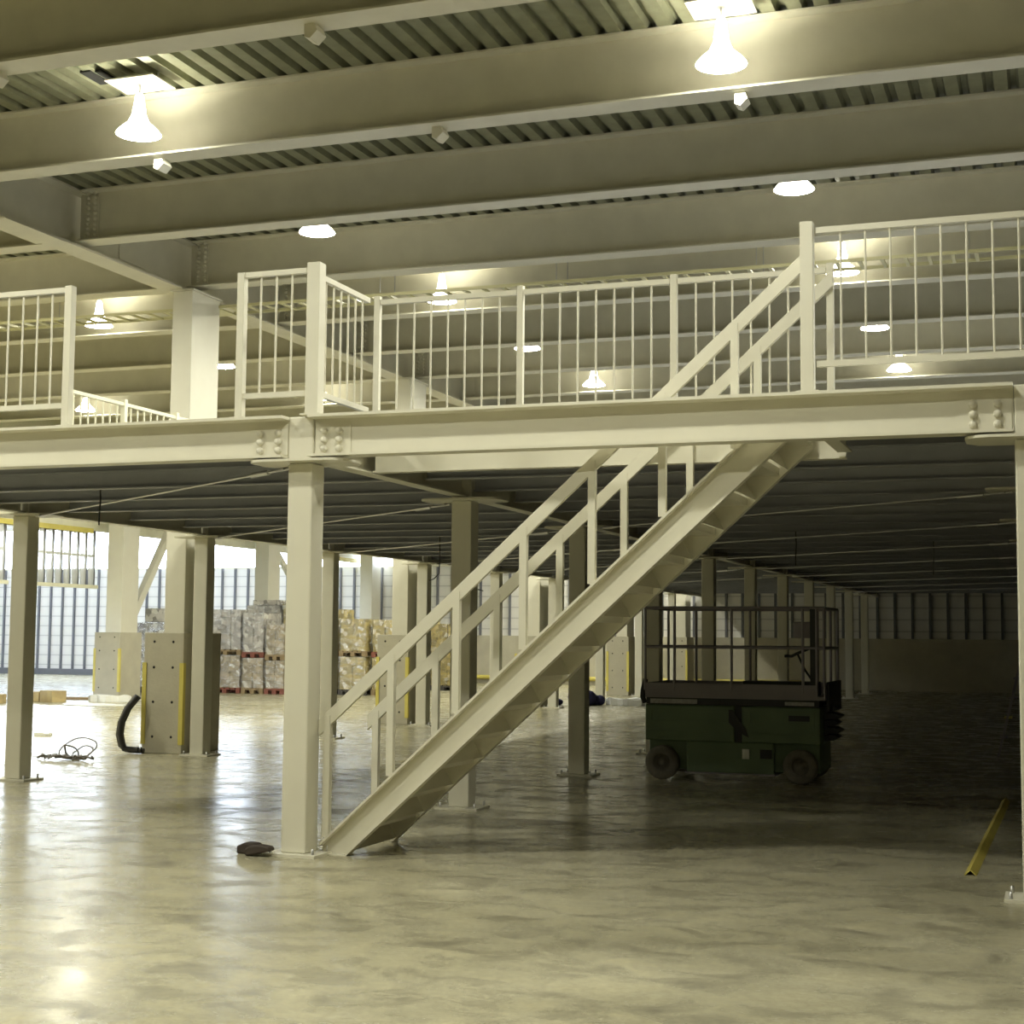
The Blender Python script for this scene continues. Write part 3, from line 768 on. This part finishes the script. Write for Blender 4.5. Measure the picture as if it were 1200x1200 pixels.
# platform
MB().box(X0, X1 + .06, LY0 + .0, LY1, .92, .96).build('platform_floor', gy, t)
MB().box(X0 + .01, X1 - .01, LY0 + .02, LY1 - .02, .845, .92).build('slide_frame', M['black'], t)
mb = MB().box(X0, X1 - .02, LY0 - .012, LY0 + .012, .96, 1.085).box(X0, X1, LY1 - .012, LY1 + .012, .96, 1.085).box(X0, X0 + .02, LY0, LY1, .96, 1.085).box(X1 + .04, X1 + .06, LY0, LY1, .96, 1.085)
mb.build('toe_board', gy, t)
mb = MB().box(X1 + .06, X1 + .09, LY0 + .1, LY1 - .02, .80, 1.12); mb.build('end_tray', M['black'], t)
MB().box(-4.34, -3.80, LY0 - .004, LY0 - .0005 + .0, .855, .905).build('lettering_strip', M['sticker'], t)['label'] = 'worn pale lettering strip under the platform'
MB().box(-2.82, -2.50, LY0 - .004, LY0 - .0005, .86, .90).build('lettering_strip', M['sticker'], t)
def rail(pts, r=.017): return MB().tube(pts, r, 8).build('guard_rail', gy, t)
for z in (1.49, 1.93):
    for y in (LY0, LY1): rail([(X0, y, z), (X1 + .06, y, z)])
    rail([(X0, LY0, z), (X0, LY1, z)]); rail([(X1 + .05, LY0, z), (X1 + .05, LY1, z)])
for y in (LY0, LY1):
    for x in (X0, -4.06, -3.41, -2.62, X1 - .03, X1 + .05): MB().tube([(x, y, 1.0), (x, y, 1.93)], .016, 8).build('stanchion', gy, t)
MB().box(X1 - .10, X1 - .02, LY0 - .01, LY0 + .01, 1.0, 1.93).build('gate_plate', M['black'], t)
MB().box(-2.74, -2.48, LY0 + .10, LY0 + .24, 1.60, 1.78).build('control_box', gy, t, bevel=.01)
MB().tube([(-2.84, LY0 + .12, 1.40), (-2.76, LY0 + .12, 1.40), (-2.70, LY0 + .12, 1.43), (-2.56, LY0 + .12, 1.49)], .016, 8).tube([(-2.70, LY0 + .12, 1.43), (-2.62, LY0 + .14, 1.25), (-2.52, LY0 + .15, 1.1)], .012, 8).build('control_lever', M['black'], t)
MB().box(-3.32, -2.5, LY0 + .2, LY0 + .5, .96, 1.115).build('folded_tray', M['black'], t)
MB().tube([(X0 - .01, LY0 + .05, 1.12), (X0 - .03, LY0 + .02, 1.0), (X0 - .035, LY0 + .02, .92), (X0 - .02, LY0 + .05, .86)], .03, 8).build('hose_bundle', M['black'], t)

# ------------------------------------------------------------------ small things
def coil(c, r, n, m, name, label, cat, rad=.008, z=.012, seed=1, tilt=0):
    rnd = random.Random(seed); pts = []
    for i in range(n * 14):
        a = i / 14 * 2 * math.pi; rr = r * (1 + .25 * math.sin(a * .37 + seed)) * (1 + rnd.uniform(-.06, .06))
        hz = z + abs(math.sin(a * .5 + seed)) * tilt
        pts.append((c[0] + rr * math.cos(a) * 1.3, c[1] + rr * math.sin(a) * .8, hz))
    return pts
def loop(cx, cy, cz, rx, rz, lean, turns=1, ph=0.):
    return [(cx + rx * math.cos(t) * (1 + .05 * math.sin(2.3 * t)), cy + lean * math.sin(t) + .02 * math.sin(3 * t), max(.012, cz + rz * math.sin(t))) for t in [ph + i * 2 * math.pi / 26 for i in range(int(26 * turns) + 1)]]
pts = loop(-11.64, 16.35, .13, .245, .135, .12, 1.0, -1.2) + loop(-11.55, 16.32, .09, .12, .08, .1, 1.6, -2.)
rnd = random.Random(3)
pts2 = [(-12.1 + i * .045, 16.15 + .07 * math.sin(i * 1.7), .02 + .05 * abs(math.sin(i * 2.3))) for i in range(17)]
pts3 = [(-12.0 + i * .03, 16.1 + .09 * math.sin(i * 2.1 + 1), .015 + .06 * abs(math.sin(i * 1.3))) for i in range(26)]
o = MB().tube(pts, .008, 6).tube(loop(-11.66, 16.25, .10, .09, .09, -.1, 1.3, 2.), .01, 6).tube(pts2, .014, 6).tube(pts3, .012, 6).build('cable_coil', M['wire'], origin=(-11.7, 16.3, 0))
tag(o, 'loose tangle of thin grey cable lying on the floor left of the nearest concrete guard', 'cable')
# black hose leaning on the guard
hp = [(-11.56, 17.52, .74), (-11.66, 17.45, .58), (-11.73, 17.42, .40), (-11.74, 17.40, .24), (-11.70, 17.40, .10), (-11.60, 17.42, .045), (-11.40, 17.46, .04)]
t = thing('hose', (-11.6, 17.4, 0), 'thick black coiled hose leaning against the left side of the nearest concrete guard', 'hose')
for k in range(4):
    MB().tube([(a - .03 * (k % 2) + (.03 * k if i < 5 else 0), b - .03 * k, c + .008 * k) for i, (a, b, c) in enumerate(hp)], .036, 8).build('strand', M['blackrub'], t)
# brown lumps by the front column
tag(MB().prism([(-5.66, 0.0), (-5.50, 0.0), (-5.48, .035), (-5.52, .075), (-5.60, .08), (-5.66, .055)], lambda u, v, q: (u, q, v), 9.9, 10.02).build('work_glove', M['brownwood'], origin=(-5.56, 9.95, 0), bevel=.012), 'dark brown lump, left of two lying beside the nearest column base', 'work glove')
tag(MB().prism([(-5.53, 0.0), (-5.40, .03), (-5.33, .045), (-5.34, .075), (-5.42, .085), (-5.50, .075), (-5.54, .05)], lambda u, v, q: (u, q, v), 9.80, 9.885).build('work_glove', M['brownwood'], origin=(-5.46, 9.85, 0), bevel=.012), 'dark brown lump, right of two touching the nearest column base plate', 'work glove')
# yellow angle section on the floor
a, b = Vector((-.58, 10.93, 0)), Vector((-.50, 16.0, 0))
mb = MB(); P = [(-.042, 0), (0, .04), (.042, 0), (.034, 0), (0, .032), (-.034, 0)]
mb.prism(P, lambda u, v, q: (a.x + (b.x - a.x) * q + u, a.y + (b.y - a.y) * q, v + .001), 0, 1)
tag(mb.build('corner_strip', M['yellow'], origin=tuple(a)), 'long yellow steel angle strip lying on the floor at the lower right', 'steel angle')
# stepladder in the dark at right
t = thing('stepladder', (-.5, 22.4, 0), 'dark stepladder standing in the gloom beside the right hand column', 'ladder')
for y in (22.1, 22.5):
    MB().bar((-.78, y, 0), (-.42, y + .0, 1.5), .03, .05).build('side_rail', M['greymach'], t)
    MB().bar((-.15, y, 0), (-.40, y + .0, 1.5), .03, .04).build('side_rail', M['greymach'], t)
for k in range(5):
    z = .25 + k * .27; x = -.78 + .36 * z / 1.5
    MB().box(x - .04, x + .06, 22.11, 22.49, z, z + .02).build('step', M['yellow'] if k == 1 else M['greymach'], t)
# paper scrap, sheets
def irregular(name, cx, cy, rx, ry, h, m, label, cat, seed, n=22):
    rnd = random.Random(seed); o_ = []
    for i in range(n):
        a_ = 2 * math.pi * i / n; r_ = rnd.uniform(.75, 1.1)
        o_.append((cx + rx * r_ * math.cos(a_), cy + ry * r_ * math.sin(a_)))
    ob = MB().prism(o_, lambda u, v, q: (u, v, q + (.0 if q == .001 else rnd.uniform(0, h * .6))), .001, h).build(name, m, origin=(cx, cy, 0))
    return tag(ob, label, cat)
irregular('plastic_sheet', -20.0, 28.6, .95, .5, .012, M['sheet'], 'flat bright white plastic sheet on the floor at the left, nearer than the cardboard', 'plastic sheet', 4)
irregular('paper_scrap', -14.78, 19.84, .16, .1, .03, M['sheet'], 'tiny white paper scrap on the floor left of the nearest concrete guard', 'paper', 5)
irregular('plastic_sheet', -20.75, 30.3, .5, .5, .10, M['sheet'], 'crumpled white plastic sheet beside the flattened cardboard at the left', 'plastic sheet', 6)
def junk(x, y, w, d, h, m, rz, label, cat='cardboard', name='cardboard_piece', z=0.):
    c_, s_ = math.cos(rz), math.sin(rz)
    P = [(x + u*c_ - v*s_, y + u*s_ + v*c_) for u, v in ((-w/2, -d/2), (w/2, -d/2), (w/2, d/2), (-w/2, d/2))]
    return tag(MB().prism(P, lambda u, v, q: (u, v, q), z, z + h).build(name, m, origin=(x, y, z), bevel=.008), label, cat)
junk(-22.25, 29.45, .5, .4, .22, M['kraft'], .2, 'left hand yellowish cardboard carton on the floor right of the leftmost column', 'cardboard box', 'cardboard_box')
junk(-21.65, 29.4, .45, .4, .26, M['kraft'], -.3, 'right hand taller cardboard carton on the floor right of the leftmost column', 'cardboard box', 'cardboard_box')
junk(-22.4, 28.2, .5, .5, .20, M['kraft'], .3, 'cardboard carton at the left picture border', 'cardboard box', 'cardboard_box')
junk(-21.8, 30.7, 1.3, .2, .06, M['wood'], .1, 'long flat board lying behind the cartons at the left', 'board', 'wooden_board')
# blue bundle and black tool near the fourth guard
rnd = random.Random(11)
def lumps(name, cx, cy, spread, r, n, m, label, cat, sq=.6):
    mb = MB()
    for k in range(n):
        rr = r * rnd.uniform(.6, 1.1); mb.sph((cx + rnd.uniform(-spread, spread), cy + rnd.uniform(-.15, .15), rr * sq * .92), rr, 6, sq)
    return tag(mb.build(name, m, origin=(cx, cy, 0)), label, cat)
lumps('cloth_bundle', -10.35, 34.2, .28, .22, 9, M['blue'], 'dark blue crumpled bundle on the floor in front of the fourth concrete guard', 'cloth', .9)
lumps('tarpaulin', -11.35, 33.7, .42, .12, 9, M['blue'], 'flat blue tarpaulin strip on the floor left of the blue bundle', 'tarpaulin', .6)
irregular('plastic_sheet', -9.45, 34.6, .55, .35, .12, M['sheet'], 'small pale sheet on the floor right of the blue bundle', 'plastic sheet', 9)
t = thing('floor_tool', (-12.5, 33.6, 0), 'small black floor tool with upright handle beside a far column foot', 'tool')
MB().box(-12.75, -12.3, 33.5, 33.75, .02, .16).build('tool_body', M['black'], t, bevel=.03)
MB().tube([(-12.7, 33.6, .14), (-12.62, 33.6, .36), (-12.5, 33.6, .5)], .03, 8).build('handle', M['black'], t)
for x in (-12.7, -12.35): MB().lathe([(.001, -.03), (.06, -.03), (.06, .03), (.001, .03)], (x, 33.48, .06), 14, 'y').build('wheel', M['black'], t)
# hanging cables under the deck
def hang(x, y, z0, z1, hook, label, dx=0):
    pts = [(x, y, z0), (x + .01, y, (z0 + z1)/2), (x, y, z1 + .1), (x + dx * .5, y, z1 + .03), (x + dx, y, z1)]
    tag(MB().tube(pts, .008, 6).build('hanging_cable', M['blackrub'], origin=(x, y, z0)), label, 'cable')
hang(-8.6, 12.3, 3.1, 2.62, 0, 'thin dark cable hanging from the deck above the nearest guard')
hang(-9.9, 12.2, 3.1, 2.75, 0, 'thin dark cable hanging at the upper left beside the leftmost column')
hang(-8.05, 19.5, 3.1, 2.35, 1, 'thin black cable with bent end hanging between the two front columns, left one', -.15)
hang(-7.5, 19.2, 3.1, 2.2, 1, 'thin black cable with bent end hanging between the two front columns, right one', .22)
hang(-3.2, 20.0, 3.1, 2.55, 0, 'thin dark cable hanging in the gloom above the scissor lift')
hang(-1.6, 22.0, 3.1, 2.5, 0, 'thin dark cable hanging in the gloom at the right under the deck')
# steel cross brace near the far windows
tag(MB().bar((-22.28, 33.33, 1.9), (-22.28, 36.4, 6.2), .16, .2).build('brace_strut', M['cream'], origin=(-22.28, 33.3, 1.85)), 'slanting cream brace rising from the column left of the wrapped pallets', 'brace')
tag(MB().bar((-22.28, 40.84, 4.2), (-22.28, 46.1, .05), .12, .16).build('brace_strut', M['cream'], origin=(-22.28, 40.8, 0)), 'slanting cream brace falling to the back corner behind the wrapped pallets', 'brace')

# ------------------------------------------------------------------ light: sky through the openings, lamps above are the meshes
W = bpy.data.worlds.new('World'); S.world = W; W.use_nodes = True
bg = W.node_tree.nodes['Background']; bg.inputs['Color'].default_value = (.76, .86, 1.0, 1); bg.inputs['Strength'].default_value = 12.5

# ------------------------------------------------------------------ camera
cam = bpy.data.cameras.new('camera'); co = bpy.data.objects.new('camera', cam); COL.objects.link(co)
F = Vector((-0.33600537, 0.93835159, 0.08121994)); R = Vector((0.94165987, 0.33646048, 0.00842819)); U = Vector((0.0194187, -0.07931348, 0.99666057))
m = Matrix((R, U, -F)).transposed().to_4x4(); m.translation = (0, 0, 1.6)
co.matrix_world = m
cam.sensor_width = 36; cam.lens = 1778.3 / 1200 * 36; cam.clip_end = 400; cam.clip_start = .05
S.camera = co
S.view_settings.view_transform = 'Standard'; S.view_settings.look = 'None'; S.view_settings.gamma = 1; S.view_settings.exposure = 0.27
S.view_settings.use_curve_mapping = False
try:
    S.cycles.use_denoising = True; S.cycles.max_bounces = 8; S.cycles.diffuse_bounces = 5; S.cycles.glossy_bounces = 3
    S.cycles.sample_clamp_indirect = 6; S.cycles.caustics_reflective = False; S.cycles.caustics_refractive = False
except Exception: pass
for o in S.objects:
    if '_w' in o: del o['_w']
